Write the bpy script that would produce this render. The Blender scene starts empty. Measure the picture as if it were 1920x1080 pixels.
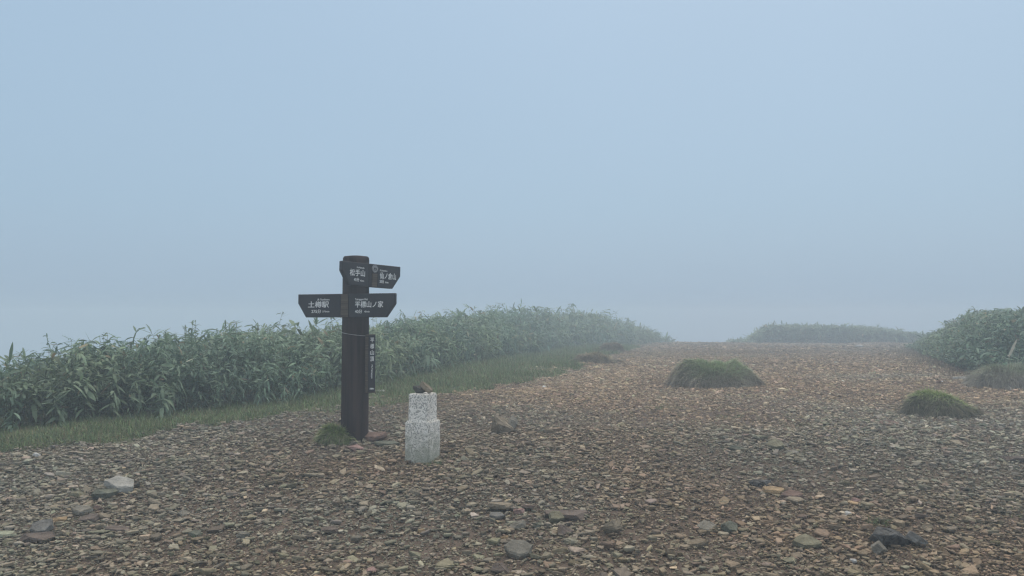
import bpy, bmesh, math, random
import numpy as np
from mathutils import Vector, Matrix, Euler

random.seed(7)
RNG = np.random.default_rng(11)
R = math.radians
sc = bpy.context.scene
col = sc.collection

# ------------------------------------------------------------------ camera
EYE = 1.5
FPX = 1478.0            # focal length in pixels of the 1920 px wide frame
PITCH = math.atan(60.0 / FPX)
cam_d = bpy.data.cameras.new("camera")
cam_d.sensor_width = 36.0
cam_d.lens = 36.0 * FPX / 1920.0
cam_d.clip_start = 0.05
cam_d.clip_end = 2000.0
cam = bpy.data.objects.new("camera", cam_d)
col.objects.link(cam)
cam.location = (0, 0, EYE)
cam.rotation_euler = (R(90) + PITCH, 0, 0)
sc.camera = cam

# ------------------------------------------------------------------ world (inside a cloud: overcast dome, brighter overhead)
SUN_EL, SUN_AZ = 62.0, 25.0
world = bpy.data.worlds.new("World")
sc.world = world
world.use_nodes = True
wt = world.node_tree
wt.nodes.clear()
w_out = wt.nodes.new("ShaderNodeOutputWorld")
w_sky = wt.nodes.new("ShaderNodeTexSky")
w_sky.sky_type = 'NISHITA'
w_sky.sun_disc = False
w_sky.sun_elevation = R(SUN_EL)
w_sky.sun_rotation = R(SUN_AZ)
w_sky.dust_density = 6.0
w_bg1 = wt.nodes.new("ShaderNodeBackground")
w_bg1.inputs['Strength'].default_value = 0.02
wt.links.new(w_sky.outputs[0], w_bg1.inputs['Color'])
w_tc = wt.nodes.new("ShaderNodeTexCoord")
w_sep = wt.nodes.new("ShaderNodeSeparateXYZ")
wt.links.new(w_tc.outputs['Generated'], w_sep.inputs[0])
w_ramp = wt.nodes.new("ShaderNodeValToRGB")
wt.links.new(w_sep.outputs['Z'], w_ramp.inputs[0])
SKY_LOW = (0.340, 0.456, 0.588, 1)
SKY_MID = (0.335, 0.470, 0.610, 1)
SKY_TOP = (1.42, 1.32, 1.22, 1)
cr = w_ramp.color_ramp
cr.elements[0].position = 0.0
cr.elements[0].color = SKY_LOW
cr.elements[1].position = 1.0
cr.elements[1].color = SKY_TOP
e = cr.elements.new(0.14); e.color = (0.327, 0.466, 0.600, 1)
e = cr.elements.new(0.42); e.color = SKY_MID
w_noise = wt.nodes.new("ShaderNodeTexNoise")
w_noise.inputs['Scale'].default_value = 1.6
w_noise.inputs['Detail'].default_value = 2.0
wt.links.new(w_tc.outputs['Generated'], w_noise.inputs['Vector'])
w_mr = wt.nodes.new("ShaderNodeMapRange")
w_mr.inputs['To Min'].default_value = 0.95
w_mr.inputs['To Max'].default_value = 1.05
wt.links.new(w_noise.outputs[0], w_mr.inputs[0])
w_bg2 = wt.nodes.new("ShaderNodeBackground")
wt.links.new(w_ramp.outputs[0], w_bg2.inputs['Color'])
wt.links.new(w_mr.outputs[0], w_bg2.inputs['Strength'])
w_add = wt.nodes.new("ShaderNodeAddShader")
wt.links.new(w_bg1.outputs[0], w_add.inputs[0])
wt.links.new(w_bg2.outputs[0], w_add.inputs[1])
wt.links.new(w_add.outputs[0], w_out.inputs['Surface'])

sun_d = bpy.data.lights.new("sun", 'SUN')
sun_d.energy = 0.9
sun_d.angle = R(35)
sun_d.color = (1.0, 0.93, 0.82)
sun = bpy.data.objects.new("sun", sun_d)
col.objects.link(sun)
_el, _az = R(SUN_EL), R(SUN_AZ)
sdir = Vector((math.sin(_az) * math.cos(_el), math.cos(_az) * math.cos(_el), math.sin(_el)))
sun.rotation_euler = sdir.to_track_quat('Z', 'Y').to_euler()

sc.view_settings.view_transform = 'Standard'
sc.view_settings.look = 'None'
sc.view_settings.exposure = 0.0
sc.view_settings.gamma = 1.0
sc.render.engine = 'CYCLES'
sc.cycles.max_bounces = 6
sc.cycles.diffuse_bounces = 3
sc.cycles.glossy_bounces = 1
sc.cycles.transmission_bounces = 2
sc.cycles.volume_bounces = 2
sc.cycles.use_denoising = True
sc.cycles.pixel_filter_type = 'BLACKMAN_HARRIS'
sc.cycles.filter_width = 1.3

HAZE_DENSITY = 0.0185

# ------------------------------------------------------------------ numeric helpers
def _hash(ix, iy, seed):
    h = (ix.astype(np.int64) * 374761393 + iy.astype(np.int64) * 668265263 + seed * 974634777) & 0xffffffff
    h = ((h ^ (h >> 13)) * 1274126177) & 0xffffffff
    return ((h ^ (h >> 16)) & 0xffff) / 65535.0

def vnoise(x, y, scale=1.0, seed=0):
    x = np.asarray(x, float) * scale; y = np.asarray(y, float) * scale
    ix = np.floor(x); iy = np.floor(y)
    fx = x - ix; fy = y - iy
    fx = fx * fx * (3 - 2 * fx); fy = fy * fy * (3 - 2 * fy)
    a = _hash(ix, iy, seed); b = _hash(ix + 1, iy, seed)
    c = _hash(ix, iy + 1, seed); d = _hash(ix + 1, iy + 1, seed)
    return (a * (1 - fx) + b * fx) * (1 - fy) + (c * (1 - fx) + d * fx) * fy

def fbm(x, y, scale=1.0, seed=0, o=3):
    t = 0; a = 0.5; n = 0
    for k in range(o):
        t = t + a * vnoise(x, y, scale * 2 ** k, seed + k * 17); n += a; a *= 0.5
    return t / n

# forward profile of the rounded summit
_py = np.array([-60, -20, -6, 0, 3.6, 5.2, 6.0, 8.5, 12, 24.25, 33, 40, 50, 61, 80, 90.0])
_pz = np.array([-9.0, -2.2, -.55, 0, .34, .50, .56, .66, .74, .581, .476, .356, .03, -.48, -2.2, -3.4])
_ty = np.linspace(-60, 90, 3001)
_tz = np.interp(_ty, _py, _pz)
_k = np.exp(-0.5 * (np.arange(-24, 25) / 9.0) ** 2); _k /= _k.sum()
_tz = np.convolve(np.pad(_tz, 24, mode='edge'), _k, 'valid')

# edges running away from the camera on the left, as x(y)
HEDGE = (np.array([-30, 2, 6.4, 7.3, 8.8, 12.6, 18, 25, 31.25, 38.25, 43.5, 80.]),
         np.array([-30, -9.5, -4.2, -3.2, -1.95, -.90, .05, 1.7, 4.3, 7.4, 9.3, 18.]))
GRAVEL = (np.array([-30, 2, 5.6, 6.5, 7.6, 8.6, 11.7, 17.25, 27.75, 34.75, 43.5, 80.]),
          np.array([-26, -7.6, -3.65, -2.8, -1.65, -.7, .7, 1.95, 4.36, 6.5, 9.0, 18.]))
RIGHT = (np.array([-30, 4, 9.6, 10.5, 12.5, 17.25, 24.25, 33, 80.]),
         np.array([30, 8.3, 6.25, 6.2, 6.9, 9.1, 12.25, 17.2, 36.]))
def hedge_x(y): return np.interp(y, *HEDGE)
def gravel_x(y): return np.interp(y, *GRAVEL)
def right_x(y): return np.interp(y, *RIGHT)

def G(x, y):
    x = np.asarray(x, float); y = np.asarray(y, float)
    z = np.interp(y, _ty, _tz)
    t = np.maximum(0, (hedge_x(y) - x) * 0.66 - 1.4)
    z = z - 0.17 * (np.sqrt(1 + t * t) - 1)
    t = np.maximum(0, (x - right_x(y)) * 0.8 - 2.5)
    z = z - 0.16 * (np.sqrt(1 + t * t) - 1)
    u = (fbm(x + 50, y + 50, 0.55, 3) - 0.5) * 0.09 + (fbm(x + 9, y + 70, 2.2, 8) - 0.5) * 0.030
    z = z + u * np.clip((x * x + y * y) ** 0.5 / 3.0, 0, 1)
    return z

def ray(px, py):
    d = Vector(((px - 960) / FPX, 1.0, (540 - py) / FPX))
    c, s = math.cos(PITCH), math.sin(PITCH)
    return Vector((d.x, d.y * c - d.z * s, d.y * s + d.z * c))

def at(px, py):
    """world point on the ground seen at a photo pixel"""
    d = ray(px, py); t = 1.0
    while t < 60:
        if EYE + d.z * t <= float(G(d.x * t, d.y * t)):
            lo, hi = t - 0.05, t
            for _ in range(20):
                m = (lo + hi) / 2
                if EYE + d.z * m <= float(G(d.x * m, d.y * m)): hi = m
                else: lo = m
            t = hi
            return Vector((d.x * t, d.y * t, EYE + d.z * t)), d.y * t
        t += 0.05
    raise ValueError((px, py))

# ------------------------------------------------------------------ object helpers
def tag(o, label=None, cat=None, group=None, kind=None):
    if label: o['label'] = label
    if cat: o['category'] = cat
    if group: o['group'] = group
    if kind: o['kind'] = kind
    return o

def empty(name, loc, rz=0.0, label=None, cat=None, group=None):
    o = bpy.data.objects.new(name, None)
    col.objects.link(o)
    o.location = loc; o.rotation_euler = (0, 0, rz)
    return tag(o, label, cat, group)

def link(name, me, mat=None, parent=None):
    o = bpy.data.objects.new(name, me)
    col.objects.link(o)
    if mat is not None: me.materials.append(mat)
    if parent is not None: o.parent = parent
    return o

def np_mesh(name, verts, faces, fcol=None, smooth=False):
    """faces: list of (m,k) int arrays; fcol: list of (m,3) arrays in step with faces"""
    me = bpy.data.meshes.new(name)
    V = np.ascontiguousarray(verts, np.float32)
    me.vertices.add(len(V)); me.vertices.foreach_set('co', V.ravel())
    loops = np.concatenate([f.ravel() for f in faces]).astype(np.int32)
    tot = np.concatenate([np.full(len(f), f.shape[1], np.int32) for f in faces])
    start = np.concatenate([[0], np.cumsum(tot)[:-1]]).astype(np.int32)
    me.loops.add(len(loops)); me.loops.foreach_set('vertex_index', loops)
    me.polygons.add(len(tot)); me.polygons.foreach_set('loop_start', start)
    try: me.polygons.foreach_set('loop_total', tot)
    except Exception: pass
    me.polygons.foreach_set('use_smooth', np.full(len(tot), smooth))
    me.update(calc_edges=True)
    if fcol is not None:
        c = np.concatenate(fcol)
        a = me.attributes.new('tint', 'FLOAT_COLOR', 'FACE')
        a.data.foreach_set('color', np.concatenate([c, np.ones((len(c), 1))], 1).astype(np.float32).ravel())
    return me

def bm_mesh(name, bm):
    me = bpy.data.meshes.new(name); bm.to_mesh(me); bm.free(); return me

# ------------------------------------------------------------------ materials
def new_mat(name):
    m = bpy.data.materials.new(name); m.use_nodes = True
    nt = m.node_tree; b = nt.nodes['Principled BSDF']
    return m, nt, b

def N(nt, t, **kw):
    n = nt.nodes.new(t)
    for k, v in kw.items():
        if k in n.inputs: n.inputs[k].default_value = v
        else: setattr(n, k, v)
    return n

def mottled(name, c1, c2, scale=8.0, rough=0.85, bump=0.3, bscale=60.0, bdist=0.004, extra=None):
    m, nt, b = new_mat(name)
    tc = N(nt, 'ShaderNodeTexCoord')
    n1 = N(nt, 'ShaderNodeTexNoise', Scale=scale, Detail=6.0, Roughness=0.65)
    nt.links.new(tc.outputs['Object'], n1.inputs['Vector'])
    r = N(nt, 'ShaderNodeValToRGB')
    r.color_ramp.elements[0].position = 0.35; r.color_ramp.elements[0].color = (*c1, 1)
    r.color_ramp.elements[1].position = 0.65; r.color_ramp.elements[1].color = (*c2, 1)
    nt.links.new(n1.outputs[0], r.inputs[0])
    nt.links.new(r.outputs[0], b.inputs['Base Color'])
    b.inputs['Roughness'].default_value = rough
    b.inputs['Specular IOR Level'].default_value = 0.15
    n2 = N(nt, 'ShaderNodeTexNoise', Scale=bscale, Detail=5.0)
    nt.links.new(tc.outputs['Object'], n2.inputs['Vector'])
    bp = N(nt, 'ShaderNodeBump', Strength=bump, Distance=bdist)
    nt.links.new(n2.outputs[0], bp.inputs['Height'])
    nt.links.new(bp.outputs[0], b.inputs['Normal'])
    return m, nt, b, r, tc

def tinted(name, rough=0.8, noise=0.35, scale=45.0, bump=0.4, transl=0.0, spec=0.12):
    m, nt, b = new_mat(name)
    at_ = N(nt, 'ShaderNodeAttribute', attribute_name='tint')
    tc = N(nt, 'ShaderNodeTexCoord')
    n1 = N(nt, 'ShaderNodeTexNoise', Scale=scale, Detail=4.0, Roughness=0.7)
    nt.links.new(tc.outputs['Object'], n1.inputs['Vector'])
    mr = N(nt, 'ShaderNodeMapRange')
    mr.inputs['From Min'].default_value = 0.3; mr.inputs['From Max'].default_value = 0.7
    mr.inputs['To Min'].default_value = 1 - noise; mr.inputs['To Max'].default_value = 1 + noise
    nt.links.new(n1.outputs[0], mr.inputs[0])
    mx = N(nt, 'ShaderNodeVectorMath', operation='SCALE')
    nt.links.new(at_.outputs['Color'], mx.inputs[0]); nt.links.new(mr.outputs[0], mx.inputs['Scale'])
    nt.links.new(mx.outputs[0], b.inputs['Base Color'])
    b.inputs['Roughness'].default_value = rough
    b.inputs['Specular IOR Level'].default_value = spec
    if bump:
        bp = N(nt, 'ShaderNodeBump', Strength=bump, Distance=0.004)
        nt.links.new(n1.outputs[0], bp.inputs['Height']); nt.links.new(bp.outputs[0], b.inputs['Normal'])
    if transl:
        tr = N(nt, 'ShaderNodeBsdfTranslucent')
        nt.links.new(mx.outputs[0], tr.inputs['Color'])
        ms = N(nt, 'ShaderNodeMixShader'); ms.inputs[0].default_value = transl
        out = nt.nodes['Material Output']
        nt.links.new(b.outputs[0], ms.inputs[1]); nt.links.new(tr.outputs[0], ms.inputs[2])
        nt.links.new(ms.outputs[0], out.inputs['Surface'])
    return m

M_gravel = tinted('shale_gravel', 0.85, 0.32, 60.0, 0.5)
M_leaf = tinted('leaf', 0.55, 0.15, 25.0, 0.0, 0.28, 0.2)
M_grass = tinted('grass_blade', 0.7, 0.15, 20.0, 0.0, 0.15, 0.2)

# soil: brown earth with fine grit, greener under the verge
M_soil, nt, b, rmp, tc = mottled('soil', (0.075, 0.055, 0.042), (0.150, 0.115, 0.090), 5.0, 0.95, 0.9, 45.0, 0.012)

# ------------------------------------------------------------------ ground sheet
def graded(lo, hi, n, dense):
    u = np.linspace(-1, 1, n)
    v = np.sinh(u * dense) / math.sinh(dense)
    c = 0.0
    return np.where(v < 0, -v * (lo - c), v * (hi - c)) + c
gx = graded(-80, 80, 460, 4.8)
gy = np.concatenate([np.linspace(-60, -4, 40), np.linspace(-3.6, 16, 300), np.linspace(16.3, 80, 130)])
GX, GY = np.meshgrid(gx, gy)
GZ = G(GX, GY)
nx, ny = len(gx), len(gy)
idx = np.arange(nx * ny).reshape(ny, nx)
quads = np.stack([idx[:-1, :-1], idx[:-1, 1:], idx[1:, 1:], idx[1:, :-1]], -1).reshape(-1, 4)
gme_v = None
ground = link('ground', np_mesh('ground', np.stack([GX, GY, GZ], -1).reshape(-1, 3), [quads], smooth=True), M_soil)
fx_, fy_ = GX.ravel(), GY.ravel()
edge_ = (fbm(fx_ + 3, fy_ + 3, 2.2, 55, 3) - .5) * 1.5 * np.clip(fy_ / 10, .5, 1.3)
vg = np.clip((gravel_x(fy_) + edge_ - fx_) / .15 + .5, 0, 1)
va = ground.data.attributes.new('verge', 'FLOAT', 'POINT')
va.data.foreach_set('value', vg.astype(np.float32))
nt = M_soil.node_tree; b = nt.nodes['Principled BSDF']
va_n = N(nt, 'ShaderNodeAttribute', attribute_name='verge')
vm = N(nt, 'ShaderNodeMix', data_type='RGBA'); nt.links.new(va_n.outputs['Fac'], vm.inputs[0])
old = b.inputs['Base Color'].links[0].from_socket
nt.links.new(old, vm.inputs[6]); vm.inputs[7].default_value = (.115, .125, .070, 1)
nt.links.new(vm.outputs[2], b.inputs['Base Color'])
tag(ground, kind='structure')
Z_LOW = float(GZ.min())

# ------------------------------------------------------------------ gravel
def stone_colors(x, y, n, rng):
    """shale chips: grey green to the left and near, red brown to the right and far, some pale and ochre"""
    pal = {
        'green': np.array([0.188, 0.183, 0.143]), 'grey': np.array([0.220, 0.208, 0.180]),
        'brown': np.array([0.176, 0.142, 0.110]), 'red': np.array([0.218, 0.163, 0.122]),
        'tan': np.array([0.30, 0.235, 0.165]), 'pale': np.array([0.40, 0.37, 0.32]),
        'ochre': np.array([0.36, 0.25, 0.14]), 'dark': np.array([0.070, 0.064, 0.058])}
    patch = fbm(x + 20, y + 20, 0.55, 31, 3)
    p2 = fbm(x - 40, y + 80, 1.1, 77, 2)
    right = np.clip((x + 0.6 * (y - 6) + 0.2) / 3.2, -1, 1)
    far = np.clip((y - 6.5) / 3.0, 0, 1)
    wr = np.clip(0.33 + 0.36 * right + 0.20 * far + 1.6 * (patch - 0.5), 0.03, 0.95)   # red/brown share
    u = rng.random(n)
    c = np.where((u < wr)[:, None], pal['red'], pal['green'])
    v = rng.random(n)
    c = np.where((v < 0.30)[:, None], np.where((u < wr)[:, None], pal['brown'], pal['grey']), c)
    tanp = 0.03 + 0.42 * np.clip(1 - np.abs((x - gravel_x(y) - 0.9) / 1.3), 0, 1) * np.clip((y - 7) / 2, 0, 1) + 0.10 * np.clip(p2 - .55, 0, 1) + 0.04 * far
    w = rng.random(n)
    c = np.where((w < tanp)[:, None], pal['tan'], c)
    c = np.where(((w > 0.983))[:, None], pal['pale'], c)
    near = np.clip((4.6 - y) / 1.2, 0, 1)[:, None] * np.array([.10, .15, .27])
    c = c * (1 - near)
    c = np.where(((w > 0.955) & (w < 0.963))[:, None], pal['ochre'], c)
    c = np.where(((w > 0.90) & (w < 0.95))[:, None], pal['dark'], c)
    mean = (pal['green'] * (1 - wr)[:, None] + pal['red'] * wr[:, None])
    c = c * .46 + mean * .54
    c = 1.06 * (c * .82 + c.mean(1, keepdims=True) * .18)
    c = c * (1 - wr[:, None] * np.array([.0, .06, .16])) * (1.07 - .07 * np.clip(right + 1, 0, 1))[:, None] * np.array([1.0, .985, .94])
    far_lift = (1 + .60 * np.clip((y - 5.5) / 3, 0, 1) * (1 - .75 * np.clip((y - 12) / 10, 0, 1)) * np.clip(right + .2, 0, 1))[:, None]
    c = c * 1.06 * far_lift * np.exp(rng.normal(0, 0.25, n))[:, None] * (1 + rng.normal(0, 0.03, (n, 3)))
    return np.clip(c, 0.02, 0.6)

def make_stones(x, y, length, rng, rings=3, tilt=16.0, K=6, lift=0.012):
    n = len(x)
    ang = (np.arange(K) / K * 2 * np.pi)[None, :] + rng.uniform(-0.52, 0.52, (n, K))
    rad = rng.uniform(0.50, 1.22, (n, K))
    asp = rng.uniform(0.38, 0.95, n)[:, None]
    lx = np.cos(ang) * rad * length[:, None] / 2
    ly = np.sin(ang) * rad * length[:, None] / 2 * asp
    th = length * rng.uniform(0.09, 0.27, n)
    if rings == 3:
        ins = rng.uniform(0.72, 0.95, (n, K)); low = 0.85
        X = np.stack([lx * ins, lx, lx * low], 1); Y = np.stack([ly * ins, ly, ly * low], 1)
        Zt = (th[:, None] * (0.5 + rng.uniform(-0.16, 0.16, (n, K))))
        Z = np.stack([Zt, Zt - th[:, None] * rng.uniform(0.12, 0.45, (n, K)), np.repeat(-0.5 * th[:, None], K, 1)], 1)
    else:
        ins = rng.uniform(0.75, 0.95, (n, K))
        X = np.stack([lx * ins, lx], 1); Y = np.stack([ly * ins, ly], 1)
        Z = np.stack([th[:, None] * (0.5 + rng.uniform(-0.2, 0.2, (n, K))), np.repeat(-0.5 * th[:, None], K, 1)], 1)
    r_ = X.shape[1]
    P = np.stack([X, Y, Z], -1).reshape(n, r_ * K, 3)
    tl = np.radians(np.abs(rng.normal(0, tilt, n))); ax = rng.uniform(0, 2 * np.pi, n); yaw = rng.uniform(0, 2 * np.pi, n)
    # yaw, then tilt about a horizontal axis
    c, s = np.cos(yaw)[:, None], np.sin(yaw)[:, None]
    x1 = P[..., 0] * c - P[..., 1] * s; y1 = P[..., 0] * s + P[..., 1] * c; z1 = P[..., 2]
    ca, sa = np.cos(ax)[:, None], np.sin(ax)[:, None]; ct, st = np.cos(tl)[:, None], np.sin(tl)[:, None]
    u = x1 * ca + y1 * sa; v = -x1 * sa + y1 * ca
    v2 = v * ct - z1 * st; z2 = v * st + z1 * ct
    x2 = u * ca - v2 * sa; y2 = u * sa + v2 * ca
    zc = G(x, y) + th * 0.25 + rng.uniform(-0.3, 1.0, n) * lift
    V = np.stack([x2 + x[:, None], y2 + y[:, None], z2 + zc[:, None]], -1).reshape(-1, 3)
    base = (np.arange(n) * r_ * K)[:, None]
    top = base + np.arange(K)[None, :]
    fs = [top]
    k = np.arange(K); k2 = (k + 1) % K
    for r in range(r_ - 1):
        q = np.stack([k + r * K, k + (r + 1) * K, k2 + (r + 1) * K, k2 + r * K], -1)
        fs.append((base[:, :, None] + q[None]).reshape(-1, 4))
    C = stone_colors(x, y, n, rng)
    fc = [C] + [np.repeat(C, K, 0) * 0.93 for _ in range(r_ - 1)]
    return V, fs, fc

def merge(parts):
    V, F, C = [], {}, {}
    off = 0
    for v, fs, fc in parts:
        for f, c in zip(fs, fc):
            F.setdefault(f.shape[1], []).append(f + off); C.setdefault(f.shape[1], []).append(c)
        V.append(v); off += len(v)
    ks = sorted(F)
    return np.concatenate(V), [np.concatenate(F[k]) for k in ks], [np.concatenate(C[k]) for k in ks]

def scatter(y0, y1, dens, rng, margin=0.9):
    """points in the part of the plateau the camera and its neighbours can see"""
    w = lambda y: 0.66 * y + margin
    W = w(y1)
    n = int((y1 - y0) * 2 * W * dens)
    x = rng.uniform(-W, W, n); y = rng.uniform(y0, y1, n)
    k = (np.abs(x) < w(y))
    return x[k], y[k]

def on_gravel(x, y, rng, soft=0.55):
    j = (fbm(x + 3, y + 3, 2.2, 55, 3) - 0.5) * 1.5 + rng.normal(0, soft * 0.35, len(x))
    k = (x > gravel_x(y) + j * np.clip(y / 10, .5, 1.3)) & (x < right_x(y) + 0.25 + j * 0.5)
    return k

# bare brown patches where fewer chips lie
def bare(x, y):
    return fbm(x + 7, y - 3, 0.9, 91, 3)

parts = []
rng = np.random.default_rng(5)
def lengths(n, med, sig, lo, hi, rng): return np.clip(np.exp(rng.normal(math.log(med), sig, n)), lo, hi)
x, y = scatter(2.2, 6.6, 3700, rng, 1.8)
k = on_gravel(x, y, rng) & (rng.random(len(x)) < np.clip(1.7 - 1.55 * bare(x, y), 0.3, 1)); x, y = x[k], y[k]
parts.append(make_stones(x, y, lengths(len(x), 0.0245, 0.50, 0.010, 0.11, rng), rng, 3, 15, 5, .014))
x, y = scatter(2.4, 5.8, 3600, rng, 1.2)
k = on_gravel(x, y, rng); x, y = x[k], y[k]
parts.append(make_stones(x, y, lengths(len(x), 0.011, 0.3, 0.006, 0.02, rng), rng, 2, 25, 5, .008))
x, y = scatter(2.7, 6.6, 13, rng, 1.0)
k = on_gravel(x, y, rng); x, y = x[k], y[k]
parts.append(make_stones(x, y, lengths(len(x), 0.062, 0.25, 0.04, 0.12, rng), rng, 3, 15, 7, 0.02))
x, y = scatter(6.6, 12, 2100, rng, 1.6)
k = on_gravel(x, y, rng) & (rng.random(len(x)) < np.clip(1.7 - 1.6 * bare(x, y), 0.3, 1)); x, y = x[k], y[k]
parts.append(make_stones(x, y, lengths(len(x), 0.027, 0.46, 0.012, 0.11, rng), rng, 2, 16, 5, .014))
x, y = scatter(12, 24, 600, rng, 1.0)
k = on_gravel(x, y, rng); x, y = x[k], y[k]
parts.append(make_stones(x, y, lengths(len(x), 0.040, 0.42, 0.018, 0.12, rng), rng, 2, 18, 5))
x, y = scatter(24, 43, 110, rng, 1.0)
k = on_gravel(x, y, rng); x, y = x[k], y[k]
parts.append(make_stones(x, y, lengths(len(x), 0.095, 0.40, 0.03, 0.22, rng), rng, 2, 14, 5))
# thin scatter of chips on the grass verge
x, y = scatter(3, 16, 150, rng, 1.0)
k = (x < gravel_x(y)) & (x > hedge_x(y) + 0.2) & (fbm(x, y, 1.3, 4) > 0.45 + .35 * np.clip((gravel_x(y) - x) / .9, 0, 1)); x, y = x[k], y[k]
parts.append(make_stones(x, y, lengths(len(x), 0.04, 0.4, 0.015, 0.1, rng), rng, 2, 14))
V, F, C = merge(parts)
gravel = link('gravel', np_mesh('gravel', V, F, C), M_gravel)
tag(gravel, 'loose grey green and red brown shale chips covering the summit ground', 'gravel', kind='stuff')
N_STONES = sum(len(p[1][0]) for p in parts)
print('stones', N_STONES, 'verts', len(V))
del V, F, C, parts

# ------------------------------------------------------------------ leaves and blades
def leaves(P, az, el, L, W, droop, rng, C, roll=0.4, wide=True):
    """curved strips: P (n,3) roots, az/el directions, length, width, droop"""
    n = len(P)
    ts = np.array([0, .22, .55, .82, 1.0]) if wide else np.array([0, .5, 1.0])
    ws = np.array([.22, .85, 1.0, .55, 0]) if wide else np.array([1.0, .75, 0])
    hx, hy = np.cos(az), np.sin(az)
    rl = rng.normal(0, roll, n)
    sx, sy, sz = -hy * np.cos(rl), hx * np.cos(rl), np.sin(rl)
    rows = []
    for t, w in zip(ts, ws):
        d = L * np.cos(el) * t * (1 - 0.25 * droop * t)
        h = L * (np.sin(el) * t - droop * t * t)
        c = P + np.stack([hx * d, hy * d, h], -1)
        if w > 0:
            o = np.stack([sx, sy, sz], -1) * (W * w / 2)[:, None]
            rows.append(c + o); rows.append(c - o)
        else: rows.append(c)
    m = len(rows)
    V = np.stack(rows, 1).reshape(-1, 3)
    base = (np.arange(n) * m)[:, None]
    segs = len(ts) - 2
    q = np.array([[2 * s, 2 * s + 1, 2 * s + 3, 2 * s + 2] for s in range(segs)])
    quads = (base[:, :, None] + q[None]).reshape(-1, 4)
    tri = base + np.array([[2 * segs, 2 * segs + 1, 2 * segs + 2]])
    return V, [quads, tri], [np.repeat(C, segs, 0), C]

def stems(P, Q, r, C):
    """thin three sided stems from P to Q"""
    n = len(P)
    d = Q - P
    a = np.cross(d, np.array([0.3, 0.7, 0.1])); a /= np.linalg.norm(a, axis=1)[:, None] + 1e-9
    b_ = np.cross(d, a); b_ /= np.linalg.norm(b_, axis=1)[:, None] + 1e-9
    rows = []
    for E, f in ((P, 1.0), (Q, 0.5)):
        for k in range(3):
            t = k * 2 * math.pi / 3
            rows.append(E + (a * math.cos(t) + b_ * math.sin(t)) * (r * f)[:, None])
    V = np.stack(rows, 1).reshape(-1, 3)
    base = (np.arange(n) * 6)[:, None]
    q = np.array([[k, (k + 1) % 3, 3 + (k + 1) % 3, 3 + k] for k in range(3)])
    return V, [(base[:, :, None] + q[None]).reshape(-1, 4)], [np.repeat(C, 3, 0)]

GREENS = np.array([[.175, .245, .160], [.188, .262, .165], [.155, .226, .152], [.205, .275, .180], [.178, .245, .168]])
def leaf_cols(n, rng, dead=0.03, base=GREENS, var=0.20):
    c = base[rng.integers(0, len(base), n)] * np.exp(rng.normal(0, var, n))[:, None]
    k = rng.random(n) < dead
    c[k] = np.array([.26, .22, .14]) * np.exp(rng.normal(0, .3, k.sum()))[:, None]
    return np.clip(c, 0.01, 0.45)

def patch_tone(x, y, n, rng):
    # stands of one plant share a tone: some fresher, some greyer, some yellowing
    v = .55 + .75 * fbm(x + 60, y + 13, 1.3, 71, 3) + .22 * rng.random(n)
    hue = vnoise(x - 20, y + 44, .9, 37)[:, None]
    return v[:, None] * (1 + (hue - .5) * np.array([.34, .10, -.22]))

def bamboo(x, y, h, rng, per=13, L0=0.17, W0=0.030, dead=0.03):
    """bamboo grass: stems with a whorl of drooping lance leaves at the tip and single leaves below"""
    n = len(x)
    z = G(x, y)
    lean = rng.normal(0, 0.16, (n, 2)) * h[:, None]
    P = np.stack([x, y, z - 0.02], -1)
    Q = np.stack([x + lean[:, 0], y + lean[:, 1], z + h], -1)
    parts = [stems(P, Q, np.full(n, 0.0028), np.tile(np.array([.085, .10, .055]), (n, 1)) * np.exp(rng.normal(0, .3, n))[:, None])]
    i = np.repeat(np.arange(n), per); m = len(i)
    slot = np.tile(np.arange(per), n)
    t = np.where(slot < 5, rng.uniform(.94, 1.0, m), rng.beta(1.6, 1.1, m) * 0.92 + .03)
    root = P[i] + (Q[i] - P[i]) * t[:, None]
    az = rng.uniform(0, 2 * np.pi, m)
    el = np.where(slot < 5, rng.normal(R(20), R(22), m), rng.normal(R(5), R(26), m))
    size = np.exp(rng.normal(0, .22, n))[i]
    L = L0 * size * np.exp(rng.normal(0, .25, m)); W = W0 * size * np.exp(rng.normal(0, .25, m))
    droop = rng.uniform(.10, .80, m)
    parts.append(leaves(root, az, el, L, W, droop, rng, leaf_cols(m, rng, dead) * patch_tone(x, y, n, rng)[i]))
    return parts

def shrub(x, y, h, rng, per=60, spread=0.12, L0=0.055, W0=0.024, dead=0.02, base=GREENS):
    """leafy twigs: short broad leaves all round several branches"""
    n = len(x); z = G(x, y)
    nb = 5
    i = np.repeat(np.arange(n), nb); m = len(i)
    P = np.stack([x, y, z - .02], -1)[i]
    hh = h[i] * rng.uniform(.55, 1.0, m)
    Q = P + np.stack([rng.normal(0, spread, m), rng.normal(0, spread, m), hh], -1)
    parts = [stems(P, Q, np.full(m, .003), np.tile(np.array([.10, .08, .05]), (m, 1)))]
    j = np.repeat(np.arange(m), per // nb); k = len(j)
    t = rng.beta(2.0, 1.1, k)
    root = P[j] + (Q[j] - P[j]) * t[:, None] + rng.normal(0, .018, (k, 3))
    parts.append(leaves(root, rng.uniform(0, 2 * np.pi, k), rng.normal(R(15), R(28), k), L0 * np.exp(rng.normal(0, .25, k)),
                        W0 * np.exp(rng.normal(0, .25, k)), rng.uniform(0, .5, k), rng, leaf_cols(k, rng, dead, base) * patch_tone(x, y, n, rng)[i][j]))
    return parts

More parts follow.
